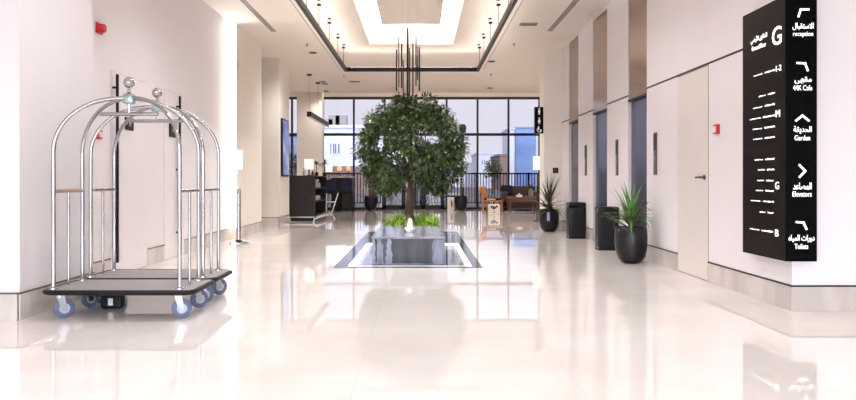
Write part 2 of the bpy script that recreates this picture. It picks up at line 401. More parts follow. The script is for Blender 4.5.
for xx in (TX0, TX1):
    for yy in (6.8, 8.2, 9.6, 11.0, 12.36, 13.77, 15.2, 16.35):
        if yy > 10:
            l = bpy.data.lights.new('pin_spot_bulb', 'SPOT'); l.energy = 150; l.spot_size = math.radians(95); l.spot_blend = .8; l.shadow_soft_size = .05; l.color = (1,.96,.94)
            lo = bpy.data.objects.new('pin_spot_bulb', l); COL.objects.link(lo); lo.parent = tr; lo.location = (xx + (.04 if xx < 0 else -.04), yy-.33, CZ-TZ-.04)
        MB().tube([(xx, yy, .04), (xx, yy, CZ-TZ)], .005, 6).build('wire', BLACK, tr)
        MB().lathe([(0,-.03),(.035,-.03),(.035,0),(0,0)], (xx, yy, CZ-TZ), 14).build('ceiling_rose', BLACK, tr)
        MB().lathe([(0,-.02),(.03,-.02),(.03,0),(0,0)], (xx + (.04 if xx < 0 else -.04), yy-.33, CZ-TZ), 14).build('ceiling_spot', BLACK, tr)
# linear pendant above the counter
YP = 20.5; XP = X(309, YP); ZP = Z(114, YP)
pb = thing('linear_pendant_bar', 'black straight pendant bar on two wires above the dark counter', 'light', (XP, 0, ZP))
MB().box(-.06,.06, YP, 24.5, -.07,.07).build('profile', BLACK, pb)
MB().box(-.045,.045, YP+.02, 24.48, -.076,-.06).build('diffuser', mat('pendant_diffuser', (190,180,175), .5, emit=.3), pb)
for yy in (YP+.05, 22.3):
    MB().tube([(0,yy,.07),(0,yy,CZ-ZP)], .006, 6).build('wire', STEEL, pb)
    MB().lathe([(0,-.04),(.07,-.04),(.07,0),(0,0)], (0,yy,CZ-ZP), 16).build('ceiling_rose', BLACK, pb)
# chandelier of black rods
CY = 12.3; ch = thing('rod_chandelier', 'chandelier of slim vertical black rods hanging above the tree', 'chandelier', (X(408,CY), CY, 0))
random.seed(5)
rods = [(396.5,49.5,91,.012),(398.7,36,87,.009),(401.5,44,88,.012),(403,60,98,.009),(407.6,28,99,.017),(409.5,48,96,.01),(413,43,96,.011),(416,36,86,.01),(417.5,47,80,.009),(419.3,47,91,.012)]
for i, (px, ya, yb, rr) in enumerate(rods):
    a = random.uniform(-.16,.16)
    xx = X(px, CY)-X(408,CY)
    rd = MB().tube([(xx, a, Z(yb,CY+a)), (xx, a, Z(ya,CY+a))], rr, 8).build('rod', BLACK, ch, True)
    MB().tube([(xx, a, Z(ya,CY+a)), (xx, a, 4.37)], .0012, 5).build('wire', STEEL, rd)
MB().lathe([(0,4.34),(.24,4.34),(.24,4.37),(0,4.37)], n=24).build('ceiling_plate', WHITEP, ch)

# ------------------------------------------------------------------ fountain, tree and planting
ft = thing('fountain', 'square dark stone fountain block with a bubbling jet in a sunken lit pool', 'fountain', (0,0,0))
ix0, ix1, iy0, iy1 = PX0+.17, PX1-.125, PY0+.17, PY1-.2
iy1 = 13.1
q = MB(); ring(q, PX0, PX1, PY0, PY1, ix0, ix1, iy0, iy1, -.39, .004); q.build('coping', GRANITE, ft)
q = MB(); ring(q, ix0, ix1, iy0, iy1, ix0+.075, ix1-.06, iy0+.1, iy1-.12, -.38, -.004); q.build('light_strip', LED, ft)
MB().box(ix0+.075, ix1-.06, iy0+.1, iy1-.12, -.38, -.12).build('pool_bed', PEB, ft)
MB().box(ix0+.075, ix1-.06, iy0+.1, iy1-.12, -.03, -.02).build('water', WATER, ft)
BX0, BX1, BY0, BY1, BZ = -.636, .331, 9.98, 12.45, .345
MB().box(BX0, BX1, BY0, BY1, -.2, BZ-.03, .006).build('stone_block', WET, ft)
MB().box(BX0-.012, BX1+.012, BY0-.012, BY1+.012, BZ-.03, BZ, .005).build('stone_top', WETTOP, ft)
random.seed(44)
def film(xa, xb, z0, flare):              # dark wet sheet where the water runs down the stone
    L_, R_ = [], []
    for k in range(9):
        t = k/8; zz = (BZ-.032)*(1-t) + z0*t
        L_.append((xa-flare*(1-t)**3+random.uniform(-.012,.012), BY0-.0005, zz)); R_.append((xb+flare*(1-t)**3+random.uniform(-.012,.012), BY0-.0005, zz))
    b = MB(); b.extr(L_+R_[::-1], (0,-.0025,0)); b.build('wet_stain', two_tone('wet_dark_stone', (20,19,26), (60,58,72), 7, .4, .38,.68, (1,1,.12)), ft)
film(-.37,.165,-.01,.02); film(-.485,-.455,-.01,.035); film(-.595,-.575,-.01,.012)
q = MB(); jx, jy = X(410,10.9), 10.9
q.lathe([(.055,0),(.05,.05),(.043,.1),(.036,.14),(.028,.18),(.012,.2),(0,.205)], (jx,jy,BZ), 14)
random.seed(3)
for k in range(16):
    a = random.uniform(0,2*PI); q.ball((jx+.06*math.cos(a), jy+.06*math.sin(a), BZ+random.uniform(.01,.06)), random.uniform(.012,.024), 8, 6)
q.build('water_jet', FOAM, ft, True)
bed = thing('tree_planter', 'low stone planter bed behind the fountain block holding the tree', 'planter', (0,0,0))
q = MB(); ring(q, BX0, BX1, 12.47, 15.2, BX0+.06, BX1-.06, 12.53, 15.14, .006, .3); q.build('rim', WETTOP, bed)
MB().box(BX0+.06, BX1-.06, 12.53, 15.14, .006, .25).build('soil', SOIL, bed)
TYc = 13.7; TXc = X(411, TYc)
tree = thing('indoor_tree', 'round leafy green tree growing from the planter behind the fountain', 'tree', (TXc, TYc, .25))
def tz(py): return Z(py, TYc) - .25
def tx(px): return X(px, TYc) - TXc
random.seed(11)
MB().tube([(tx(410),0,0),(tx(409),.02,tz(212)),(tx(410),.0,tz(200)),(tx(411),-.02,tz(186)),(tx(409.5),-.03,tz(172)),(tx(411),0,tz(160)),(tx(410),0,tz(145))],
          [.11,.082,.072,.066,.06,.052,.04], 12).build('trunk', BARK, tree, True)
q = MB()
for bx, by, bz, s in ((tx(385),.2,tz(150),tz(178)),(tx(440),-.1,tz(150),tz(176)),(tx(400),-.5,tz(130),tz(165)),(tx(425),.5,tz(128),tz(165)),(tx(412),0,tz(112),tz(150)),(tx(372),-.3,tz(160),tz(172)),(tx(452),.3,tz(158),tz(170)),(tx(397),.1,tz(140),tz(185)),(tx(395),-.1,tz(165),tz(186))):
    q.tube([(tx(410.5),0,s),(bx*.35,by*.35,s+(bz-s)*.45),(bx*.7,by*.7,s+(bz-s)*.75),(bx,by,bz)], [.035,.026,.018,.008], 7)
q.build('branches', BARK, tree, True)
q = MB()
def leaf(p, d, ln, wd, up):
    d = d.normalized(); sd = d.cross(up)
    if sd.length < .05: sd = d.cross(Vector((1,0,0)))
    sd.normalize(); nn = sd.cross(d)
    vs = [q.bm.verts.new(v) for v in (p, p+d*ln*.35+sd*wd-nn*wd*.2, p+d*ln*.75+sd*wd*.7-nn*wd*.35, p+d*ln-nn*wd*.8, p+d*ln*.75-sd*wd*.7-nn*wd*.35, p+d*ln*.35-sd*wd-nn*wd*.2)]
    q.bm.faces.new(vs)
# crown: clusters of leaves over a lobed dome with drooping skirts
lobes = []
for k in range(150):
    while True:
        v = Vector((random.gauss(0,1), random.gauss(0,1), random.gauss(0,1)))
        if v.length > .1: break
    v.normalize(); rad = random.uniform(.55,1.0)**.6
    px = 411 + v.x*49*rad; yy = v.y*.86*rad; pz = 146 - v.z*44*rad
    if v.z < -.2 and abs(px-411) < 16 and pz > 163: continue
    lobes.append((tx(px), yy, tz(pz), random.uniform(.11,.2)))
for (px, py) in ((364,150),(366,166),(370,178),(378,186),(388,187),(396,182),(428,184),(437,188),(446,186),(453,176),(459,166),(461,150),(366,138),(372,122),(384,110),(398,104),(412,101),(428,103),(442,112),(452,126),(458,140),(374,160),(452,160),(420,176),(400,175)):
    lobes.append((tx(px), random.uniform(-.3,.3), tz(py), .12)); lobes.append((tx(px)*.93, random.uniform(-.5,.5), tz(py)*.985, .14))
for lx, ly, lz, lr in lobes:
    for k in range(78):
        v = Vector((random.gauss(0,1), random.gauss(0,1), random.gauss(0,1))); v.normalize()
        p = Vector((lx,ly,lz)) + v*lr*random.random()**.4
        d = v*.7 + Vector((lx*.3, ly*.3, -.25)) + Vector((random.gauss(0,.4), random.gauss(0,.4), random.gauss(0,.4)))
        leaf(p, d, random.uniform(.075,.125), random.uniform(.013,.021), Vector((random.gauss(0,.4), random.gauss(0,.4), 1)))
q.build('foliage', LEAFD, tree, recalc=False)
# low planting around the trunk
def tuft(seed):
    random.seed(seed); b = MB()
    for k in range(26):
        b.blade((random.uniform(-.05,.05), random.uniform(-.05,.05), 0), random.uniform(0,2*PI), random.uniform(.18,.36), random.uniform(.011,.018), random.uniform(.7,1.45), random.uniform(.6,1.8), 4)
    return b.build('spider_plant', LEAFG, recalc=False)
random.seed(21); src = [tuft(31), tuft(32), tuft(33)]; n = 0
for yy in (12.75, 13.15, 13.6, 14.1, 14.6):
    for xx in (-.5,-.33,-.05,.1,.22):
        if abs(xx-TXc) < .16 and abs(yy-TYc) < .3: continue
        o = src[n] if n < 3 else src[n%3].copy()
        if n >= 3: COL.objects.link(o)
        o.location = (xx+random.uniform(-.04,.04), yy+random.uniform(-.08,.08), .249); o.rotation_euler.z = random.uniform(0,6.28)
        tag(o, 'bright green spider plant tuft growing around the tree trunk', 'plant', 'tufts of ground planting around the tree'); n += 1

# ------------------------------------------------------------------ luggage carts
def make_cart(label, wood_left):
    r = thing('luggage_cart', label, 'luggage cart', (0,0,0))
    W, D, DZ = .5, .255, .212
    MB().box(-.545,.605,-.325,.325,.2,.236,.012).build('deck', DECK, r)
    # rounded black bumper around the deck
    pts = []
    for cx, cy, a0 in ((.535,.245,0),(-.475,.245,90),(-.475,-.245,180),(.535,-.245,270)):
        for k in range(6): a = math.radians(a0+k*18); pts.append((cx+.085*math.cos(a), cy+.085*math.sin(a), .217))
    MB().tube(pts, .021, 8, closed=True).build('bumper', BLRUB, r, True)
    top = 1.775
    for sx in (-1,1):
        for sy in (-1,1):
            p = [(sx*W, sy*D, .23), (sx*W, sy*D, .8)]
            for k in range(0, 19):
                a = math.radians(k*5); ca = math.cos(a)**.92 if k < 18 else 0
                p.append((sx*W*ca if k < 18 else sx*.02, sy*D*ca if k < 18 else sy*.01, 1.33+(top-1.33)*math.sin(a)))
            po = MB().tube(p, .0165, 12).build('arch_post', CHROME, r, True)
            MB().lathe([(0,.23),(.036,.23),(.034,.245),(.02,.25),(.018,.256)], (sx*W, sy*D, 0), 16).build('collar', CHROME, po, True)
    MB().box(-.045,.045,-.035,.035,top-.045,top+.035,.012).build('hub', HUB, r, True)
    MB().lathe([(0,top+.03),(.03,top+.035),(.014,top+.05),(.012,top+.085),(.02,top+.09)], n=16).tube([(0,0,top+.02),(0,0,top+.1)],.01,8).ball((0,0,top+.13), .047, 20, 14).build('finial', CHROME, r, True)
    hb = MB().tube([(-.24,0,1.645),(.24,0,1.645)], .016, 12).build('hanger_bar', CHROME, r, True)
    MB().tube([(0,0,1.65),(0,0,top-.03)], .011, 8).build('hanger_rod', CHROME, hb, True)
    for sx in (-1,1):
        er = MB().tube([(sx*W,-D,1.01),(sx*W,D,1.01)], .014, 10).build('end_rail', WOOD if (wood_left and sx < 0) else CHROME, r, True)
        if wood_left and sx < 0: er['label'] = 'brown wooden end rail'
        MB().tube([(sx*W,0,.235),(sx*W,0,1.0)], .012, 10).build('spindle', CHROME, er, True)
    for sx in (-1,1):
        for sy in (-1,1):
            cx, cy, ang = (.475 if sx > 0 else -.46), sy*.24, math.radians({(-1,-1):35,(1,-1):25,(-1,1):60,(1,1):40}[(sx,sy)])
            u = Vector((math.cos(ang), math.sin(ang), 0)); v = Vector((-u.y, u.x, 0)); c0 = Vector((cx,cy,0)) + u*.035
            b = MB(); Rm = .079
            prof = [(0,-.02),(.03,-.02),(.034,-.012),(.066,-.014),(Rm,-.008),(Rm,.008),(.066,.014),(.034,.012),(.03,.02),(0,.02)]
            rings = []
            for rr, hh in prof:
                if rr == 0: rings.append([b.bm.verts.new(c0+v*hh+Vector((0,0,Rm)))])
                else: rings.append([b.bm.verts.new(c0+v*hh+Vector((0,0,Rm))+(u*math.cos(2*PI*k/22)+Vector((0,0,1))*math.sin(2*PI*k/22))*rr) for k in range(22)])
            for A, B in zip(rings, rings[1:]):
                for k in range(22):
                    if len(A) == 1: b.bm.faces.new((A[0], B[k], B[(k+1)%22]))
                    elif len(B) == 1: b.bm.faces.new((A[k], A[(k+1)%22], B[0]))
                    else: b.bm.faces.new((A[k], A[(k+1)%22], B[(k+1)%22], B[k]))
            wh = b.build('caster', RUBBER, r, True)
            hbm = MB().tube([c0-v*.024+Vector((0,0,Rm)), c0+v*.024+Vector((0,0,Rm))], .04, 16).build('wheel_hub', mat('pale_blue_hub', (176,186,208), .4), wh, True)
            f = MB(); t0 = Vector((cx,cy,.196))
            for sg in (-1,1):
                o1 = v*sg*.027; o2 = v*sg*.024
                f.extr([t0+o1-u*.03, t0+o1+u*.03, c0+o2+u*.022+Vector((0,0,Rm-.02)), c0+o2-u*.022+Vector((0,0,Rm-.02))], v*sg*.004)
            f.lathe([(0,.17),(.034,.17),(.034,.199),(0,.199)], (cx,cy,0), 14)
            f.build('caster_fork', STEEL, wh)
    return r
cart = make_cart('chrome birdcage luggage cart nearest the viewer, with a wooden end rail', True)
cart.location = (-2.405, 6.2, 0)
c2 = make_cart('chrome birdcage luggage cart parked behind the front cart, nearer the far doors', False)
c2.location = (-2.43, 6.93, 0)
bx = thing('black_box', 'small black box on the floor under the luggage carts', 'box', (X(113,6.45), 6.45, 0))
MB().box(-.09,.09,-.05,.05,0,.12,.02).build('body', BLRUB, bx); MB().box(-.02,.02,-.056,-.045,.03,.09).build('tab', WHITEP, bx)

# ------------------------------------------------------------------ wall devices
def on_left(px, py, xp): y = RY(px, xp); return y, Z(py, y)
y, z = on_left(98.5, 28.5, XA2)
r = thing('fire_alarm_sounder', 'red fire alarm sounder high on the wall above the luggage carts', 'alarm', (XA2, y, z))
MB().box(0,.02,-.075,.075,-.06,.06,.005).build('back_plate', RED, r); MB().lathe([(0,.075),(.045,.075),(.05,.06),(.05,.02),(0,.02)], (0,-.01,0), 18, 'x').build('horn', RED, r, True); MB().box(.02,.05,.045,.07,-.04,.04,.004).build('strobe', WHITEP, r)
y, z = on_left(97.5, 134.5, XA2)
r = thing('fire_call_point', 'red manual call point on the wall seen through the luggage cart arches', 'alarm', (XA2, y, z))
MB().box(0,.035,-.05,.05,-.05,.05,.006).build('box', RED, r); MB().box(.034,.038,-.03,.03,-.03,.03).build('window', WHITEP, r)
y, z = RY(718, XR), 0; z = Z(129.3, y)
r = thing('fire_call_point', 'red manual call point on the wall between the white door and the black sign', 'alarm', (XR, y, z))
MB().box(-.035,0,-.05,.05,-.05,.05,.006).build('box', RED, r); MB().box(-.04,-.033,-.032,.032,-.032,.032).build('window', WHITEP, r)
for (px, py, hh, lb) in ((127.8,124,.15,'black rectangular door sign on the nearer of two white doors'), (171.2,130.5,.19,'black rectangular door sign on the farther white door')):
    y, z = on_left(px, py, XA2)
    r = thing('door_sign', lb, 'sign', (XA2+.008, y, z))
    MB().box(0,.02,-.12,.12,-hh/2,hh/2,.003).build('plate', BLACK, r); MB().box(.0195,.0215,-.03,.03,-.03,.03).build('pictogram', GREYP, r)
for (px, ya, yb, lb) in ((656,132.5,175,'slim black and steel lift call panel nearest the white door'),(617.5,139.5,175.5,'slim lift call panel between the first and second lift doors'),(586.2,145,175.5,'slim lift call panel between the second and farthest lift doors')):
    y = RY(px, XR); za, zb = Z(ya, y), Z(yb, y)
    r = thing('lift_call_panel', lb, 'call panel', (XR, y, zb), group='lift call panels')
    MB().box(-.018,0,-.055,.055,0,za-zb,.004).build('plate', mat('dark_steel', (92,84,82), .3, .8), r)
    MB().box(-.021,-.016,-.048,.048,(za-zb)*.58,(za-zb)*.97).build('screen', BLACK, r); MB().lathe([(0,-.023),(.016,-.023),(.016,-.017),(0,-.017)], (0,0,(za-zb)*.4), 14, 'x').build('button', STEEL, r)
r = thing('wall_switch', 'small dark square switch on the cream pillar above the farther potted plant', 'switch', (X(555.5,16.5), 16.5, Z(170.5,16.5)))
MB().box(-.06,.06,-.02,0,-.06,.06,.004).build('plate', BLACK, r); MB().box(-.03,.03,-.026,-.018,-.035,.035,.003).build('rocker', mat('dark_brown_plastic',(50,36,34),.4), r)
# display screen on the far left pillar
r = thing('display_screen', 'tall blue digital display screen on the side of the cream pillar', 'screen', (-3.35, 18.45, Z(148,18.45)))
MB().box(0,.05,-.42,.42,-.7,.7,.008).build('bezel', BLACK, r)
sm = two_tone('blue_screen_image', (40,60,130), (150,165,210), 1.2, .3, .35,.7, (1,1,2.2))
sm.node_tree.links.new([n for n in sm.node_tree.nodes if n.type=='VALTORGB'][0].outputs[0], sm.node_tree.nodes['Principled BSDF'].inputs['Emission Color']); sm.node_tree.nodes['Principled BSDF'].inputs['Emission Strength'].default_value = .5
MB().box(.05,.053,-.385,.385,-.66,.66).build('screen_image', sm, r)

# ------------------------------------------------------------------ wayfinding sign with writing
A = {'ا':('\uFE8D','\uFE8E'),'أ':('\uFE83','\uFE84'),'د':('\uFEA9','\uFEAA'),'ر':('\uFEAD','\uFEAE'),'و':('\uFEED','\uFEEE'),'ة':('\uFE93','\uFE94'),'ى':('\uFEEF','\uFEF0'),'L':('\uFEFB','\uFEFC'),'M':('\uFEF7','\uFEF8')}
for ch_, c0_ in (('ب',0xFE8F),('ت',0xFE95),('ح',0xFEA1),('س',0xFEB1),('ص',0xFEB9),('ض',0xFEBD),('ط',0xFEC1),('ع',0xFEC9),('ق',0xFED5),('ل',0xFEDD),('م',0xFEE1),('ه',0xFEE9),('ي',0xFEF1)):
    A[ch_] = tuple(chr(c0_+k) for k in range(4))
def arabic(s):
    s = s.replace('لا','L').replace('لأ','M'); out = []
    for i, c in enumerate(s):
        if c not in A: out.append(c); continue
        pj = i > 0 and s[i-1] in A and len(A[s[i-1]]) == 4
        nj = i+1 < len(s) and s[i+1] in A and len(A[c]) == 4
        out.append(A[c][(3 if nj else 1) if pj else (2 if nj else 0)])
    return ''.join(reversed(out))
def text(body, width, height, parent, loc, rot, name='lettering', bold=.0, m=None):
    cu = bpy.data.curves.new('t', 'FONT'); cu.body = body; cu.size = 1; cu.align_x = 'CENTER'; cu.align_y = 'CENTER'
    cu.resolution_u = 3; cu.extrude = .01; cu.offset = bold
    o = bpy.data.objects.new('t', cu); COL.objects.link(o); bpy.context.view_layer.update()
    me = bpy.data.meshes.new_from_object(o.evaluated_get(bpy.context.evaluated_depsgraph_get())); bpy.data.objects.remove(o)
    xs_ = [v.co.x for v in me.vertices]; ys_ = [v.co.y for v in me.vertices]
    cx, cy = (max(xs_)+min(xs_))/2, (max(ys_)+min(ys_))/2; sx = width/(max(xs_)-min(xs_)); sy = height/(max(ys_)-min(ys_))
    for v in me.vertices: v.co = Vector(((v.co.x-cx)*sx, (v.co.y-cy)*sy, v.co.z*.25))
    me.materials.clear(); me.materials.append(m or LETTER)
    ob = bpy.data.objects.new(name, me); COL.objects.link(ob); ob.parent = parent; ob.location = loc; ob.rotation_euler = rot
    return ob
SX, SY0, SY1, SZ0, SZ1, SX1 = 3.02, 6.19, 7.01, .427, 2.63, X(817,6.19)
sg = thing('wayfinding_sign', 'tall black wayfinding sign wrapped around the white wall corner with lit arrows', 'sign', (0,0,0))
MB().prism([(SX,SY0),(SX1,SY0),(SX1,YF-.015),(XR-.015,YF-.015),(XR-.015,SY1),(SX,SY1)], SZ0, SZ1).build('sign_box', SIGNB, sg)
MB().box(SX-.004, SX+.002, SY0+.002, SY1-.002, SZ0+.004, SZ1-.004).build('side_face', SIGNL, sg)
FY = SY0-.001; FR = (PI/2,0,0); LR = (PI/2,0,-PI/2); LX = SX-.005
def fx(px): return X(px, SY0)
def fz(py): return Z(py, SY0)
def ftext(body, xa, xb, py, hp, bold=.012): text(body, fx(xb)-fx(xa), hp*SY0/F, sg, ((fx(xa)+fx(xb))/2, FY, fz(py)), FR, bold=bold if ord(body[0])>1000 else .004)
ftext(arabic('الاستقبال'), 792.5, 813.5, 26.5, 7.5); ftext('reception', 793, 813, 34.6, 5.6)
ftext(arabic('مقهى'), 794.5, 811.5, 80.3, 7.0); ftext('44K Cafe', 793, 812, 87.8, 5.2)
ftext(arabic('الحديقة'), 793.5, 811.5, 129.8, 7.5); ftext('Garden', 794.5, 810, 137.8, 5.2)
ftext(arabic('المصاعد'), 793, 811.5, 186, 7.0); ftext('Elevators', 792.5, 811.5, 194, 5.2)
ftext(arabic('دورات المياه'), 788.5, 814.5, 238.6, 7.5); ftext('Toilets', 794.5, 808, 246.4, 5.2)
def arrow(pts):
    b = MB()
    for (a, b_) in zip(pts, pts[1:]): b.stroke((fx(a[0]), FY, fz(a[1])), (fx(b_[0]), FY, fz(b_[1])), .016, .003, (0,-1,0))
    b.build('arrow', LETTER, sg)
arrow([(808.5,9.5),(800.6,9.5),(798.3,16.5)]); arrow([(797,63),(805,63.4),(807.6,70.4)]); arrow([(796,120.6),(802.3,115.6),(808.6,120.6)])
arrow([(799.3,165),(805,171),(799.5,177)]); arrow([(796.5,222),(803.4,222.6),(806.3,229)])
def ltext(body, xa, xb, py, hp, bold=.0):
    ya, yb = RY(xa,LX), RY(xb,LX); ym = (ya+yb)/2
    text(body, ya-yb, hp*ym/F, sg, (LX-.001, ym, Z(py,ym)), LR, bold=bold)
ltext('G', 772.3, 781.5, 35.8, 18.5, .008)
ltext(arabic('الطابق الأرضي'), 751, 767, 38.5, 7.5); ltext('Ground Floor', 752, 766, 46.5, 4.6)
ltext('1-2', 776.2, 781.4, 68, 6); ltext('M', 776, 780, 113.5, 7.); ltext('G', 775.4, 779, 185.5, 7.5); ltext('B', 775.4, 778.6, 233, 7)
random.seed(8)
for (xa, xb, py) in ((754,775,72),(759,775,94.5),(753.5,775,105.5),(750,775,116.5),(753,775,127.5),(753.5,775,137.8),(755,774.5,159.3),(758,774.5,169.7),(757.5,774,180.6),(756,774,190.8),(751,774,201.5),(760,774,212.6),(750,773,231)):
    b = MB(); gap = xa+(xb-xa)*.45; x = xa; z0 = Z(py, RY(xb-7, LX))
    while x < xb-.3:                       # one row of small illegible writing
        if abs(x-gap) < .9: x += 1.2; continue
        wd = random.uniform(.3,.75); k = 1.15 if x > gap else .8
        up, dn = random.uniform(.25,1.05)*k, random.uniform(.25,.8)*k
        ya, yb = RY(x,LX), RY(min(x+wd,xb),LX)
        b.box(LX-.003, LX, yb, ya, z0-dn*ya/F, z0+up*ya/F); x += wd+random.uniform(.05,.4)
    b.build('lettering', LETTER, sg)
# restroom blade sign on the pillar
rs = thing('restroom_sign', 'black hanging restroom sign with white pictograms on the cream pillar', 'sign', (X(539.2,16.6), 16.6, Z(120,16.6)))
RH = 13.2/F*16.6; RW = 4.4/F*16.6
MB().box(-RW, RW, 0, .12, -RH, RH, .005).build('sign_box', SIGNB, rs)
MB().box(RW-.002, 2.735-X(539.2,16.6), .03, .09, RH*.3, RH*.6).build('bracket', BLACK, rs)
b = MB(); b.ball((0,-.003,RH*.84), .017, 10, 8, (1,.15,1)); b.box(-.022,.022,-.004,0,RH*.56,RH*.74); b.box(-.016,-.004,-.004,0,RH*.4,RH*.58); b.box(.004,.016,-.004,0,RH*.4,RH*.58); b.build('pictogram', LETTER2, rs)
b = MB(); b.ball((0,-.003,RH*.14), .017, 10, 8, (1,.15,1)); b.extr([(-.014,0,RH*.06),(.014,0,RH*.06),(.034,0,-RH*.16),(-.034,0,-RH*.16)], (0,-.004,0)); b.box(-.014,-.003,-.004,0,-RH*.3,-RH*.14); b.box(.003,.014,-.004,0,-RH*.3,-RH*.14); b.build('pictogram', LETTER2, rs)
b = MB(); b.ball((-.01,-.003,-RH*.52), .016, 10, 8, (1,.15,1)); b.tube([(.05*math.cos(a*.35+1.9)+.005,-.003,-RH*.74+.05*math.sin(a*.35+1.9)) for a in range(13)], .007, 5); b.box(-.022,-.004,-.004,0,-RH*.72,-RH*.53); b.box(-.02,.035,-.004,0,-RH*.74,-RH*.7); b.box(.025,.04,-.004,0,-RH*.88,-RH*.7); b.build('pictogram', LETTER2, rs)

# ------------------------------------------------------------------ right side: pots, bins
def pot_prof(s=1.): return [(0,0),(.095*s,0),(.125*s,.012*s),(.168*s,.065*s),(.196*s,.14*s),(.211*s,.23*s),(.213*s,.36*s),(.207*s,.47*s),(.2*s,.478*s),(.19*s,.468*s),(.184*s,.43*s),(0,.43*s)]
def potted(name, label, x, y, s, blades, m, seed, stem=None, bark=BARK, tagpart=False, cat='plant', lim=(9,9)):
    r = thing(name, label, cat, (x, y, 0))
    p = MB().lathe(pot_prof(s), n=32).build('pot', POT, r, True)
    MB().lathe([(0,.432*s),(.18*s,.432*s),(.18*s,.438*s),(0,.445*s)], n=24).build('soil', SOIL, r)
    if tagpart: MB().box(-.075,-.02,-.205*s-.006,-.19*s,.24*s,.42*s).build('paper_label', mat('pale_blue_paper',(150,165,180),.6), p)
    random.seed(seed); b = MB()
    if stem:
        st = MB()
        for (sx, sy, hh) in stem: st.tube([(sx*.5,sy*.5,.43*s),(sx*.8,sy*.8,.43*s+hh*.5),(sx,sy,.43*s+hh)], [.022,.018,.015], 8)
        st.build('stem', bark, r, True)
    for (bx_, by_, bz_, n_, l0, l1, w_, e0, e1, dr) in blades:
        for k in range(n_):
            b.blade((bx_,by_,.43*s+bz_), 2*PI*(k+random.uniform(-.3,.3))/n_*2.4, random.uniform(l0,l1), w_*random.uniform(.8,1.2), random.uniform(e0,e1), random.uniform(.3*dr,dr), 6)
    for v in b.bm.verts: v.co.x = min(v.co.x, lim[0]); v.co.y = min(v.co.y, lim[1])
    b.build('leaves', m, r, recalc=False)
    return r
p1 = potted('potted_dracaena', 'black rounded pot with a bushy green strap leaved plant by the nearest lift', 2.80, 9.95, 1., [(0,0,.02,16,.45,.72,.034,1.2,1.52,.5),(0,0,.02,18,.34,.52,.034,.75,1.25,1.9),(0,0,.03,14,.4,.55,.032,.9,1.25,2.9)], LEAFM, 4, lim=(.29,9))
random.seed(6); dr = MB()
for k in range(11):
    a = random.uniform(0,2*PI); L = random.uniform(.36,.5); e = random.uniform(.35,.95)
    pts = [(math.cos(a)*L*t*math.cos(e), math.sin(a)*L*t*math.cos(e)*.8, .45+L*t*math.sin(e)) for t in (0,.5,1)]
    pts = [(min(p_[0],.29),p_[1],p_[2]) for p_ in pts]; dr.tube(pts, .006, 5); dr.blade(pts[-1], a+.2, .12, .014, e-.7, .8, 3); dr.blade(pts[1], a-.3, .12, .012, e-.3, .8, 3)
for v in dr.bm.verts: v.co.x = min(v.co.x, .295)
o = dr.build('dry_stems', mat('dry_leaf', (92,88,66), .7, var=.2), p1, recalc=False); o['label'] = 'thin dry grey stems'
potted('potted_dracaena', 'black rounded pot with a spiky dark yucca beside the cream pillar', X(546.5,16.3), 16.0, 1., [(0,0,.16,14,.55,.75,.021,.8,1.45,.3),(-.05,.03,.08,16,.5,.72,.021,.1,.9,.6),(.06,-.02,.05,12,.5,.74,.02,-.1,.6,1.),(.04,0,.25,9,.45,.62,.02,1.0,1.5,.2)], LEAFY, 9, [(0,0,.2),(.05,.02,.26),(-.05,.03,.1)], tagpart=True, lim=(.36,.44))
potted('potted_palm', 'black pot with a tall dark palm at the window beyond the counter', X(370.5,26.8), 26.9, 1.1, [(0,0,.35,14,.6,.85,.022,.8,1.5,.7),(-.05,.03,.6,14,.55,.8,.022,.5,1.4,.9),(.08,0,.8,12,.5,.75,.02,.5,1.5,.9)], LEAFO, 13, [(0,0,.4),(-.06,.03,.65),(.09,0,.85)])
potted('potted_palm', 'black pot with a green yucca palm at the window behind the orange chair', X(461,26.8), 26.9, 1.1, [(0,0,.75,16,.5,.75,.024,.3,1.5,.8),(.05,.03,.95,16,.5,.7,.024,.4,1.5,.8)], LEAFO, 14, [(0,0,.75),(.04,.03,.97)])
def make_bin(label, x, y):
    r = thing('waste_bin', label, 'bin', (x, y, 0), group='black waste bins between the lifts')
    MB().box(-.16,.16,-.13,.13,.015,.6,.03,4).build('body', mat('black_bin_steel',(12,12,16),.35,spec=.3), r, True)
    MB().box(-.165,.165,-.135,.135,.605,.68,.028,4).build('lid', BLACK, r, True)
    MB().box(-.155,.155,-.125,.125,0,.02).build('base', BLRUB, r)
    for zz in (.63,.03): MB().box(-.172,-.15,-.12,-.09,zz,zz+.025,.004).build('hinge', STEEL, r)
make_bin('black waste bin in front of the farthest lift', 2.945, 14.17)
make_bin('black waste bin behind the bushy green potted plant', 2.945, 11.83)
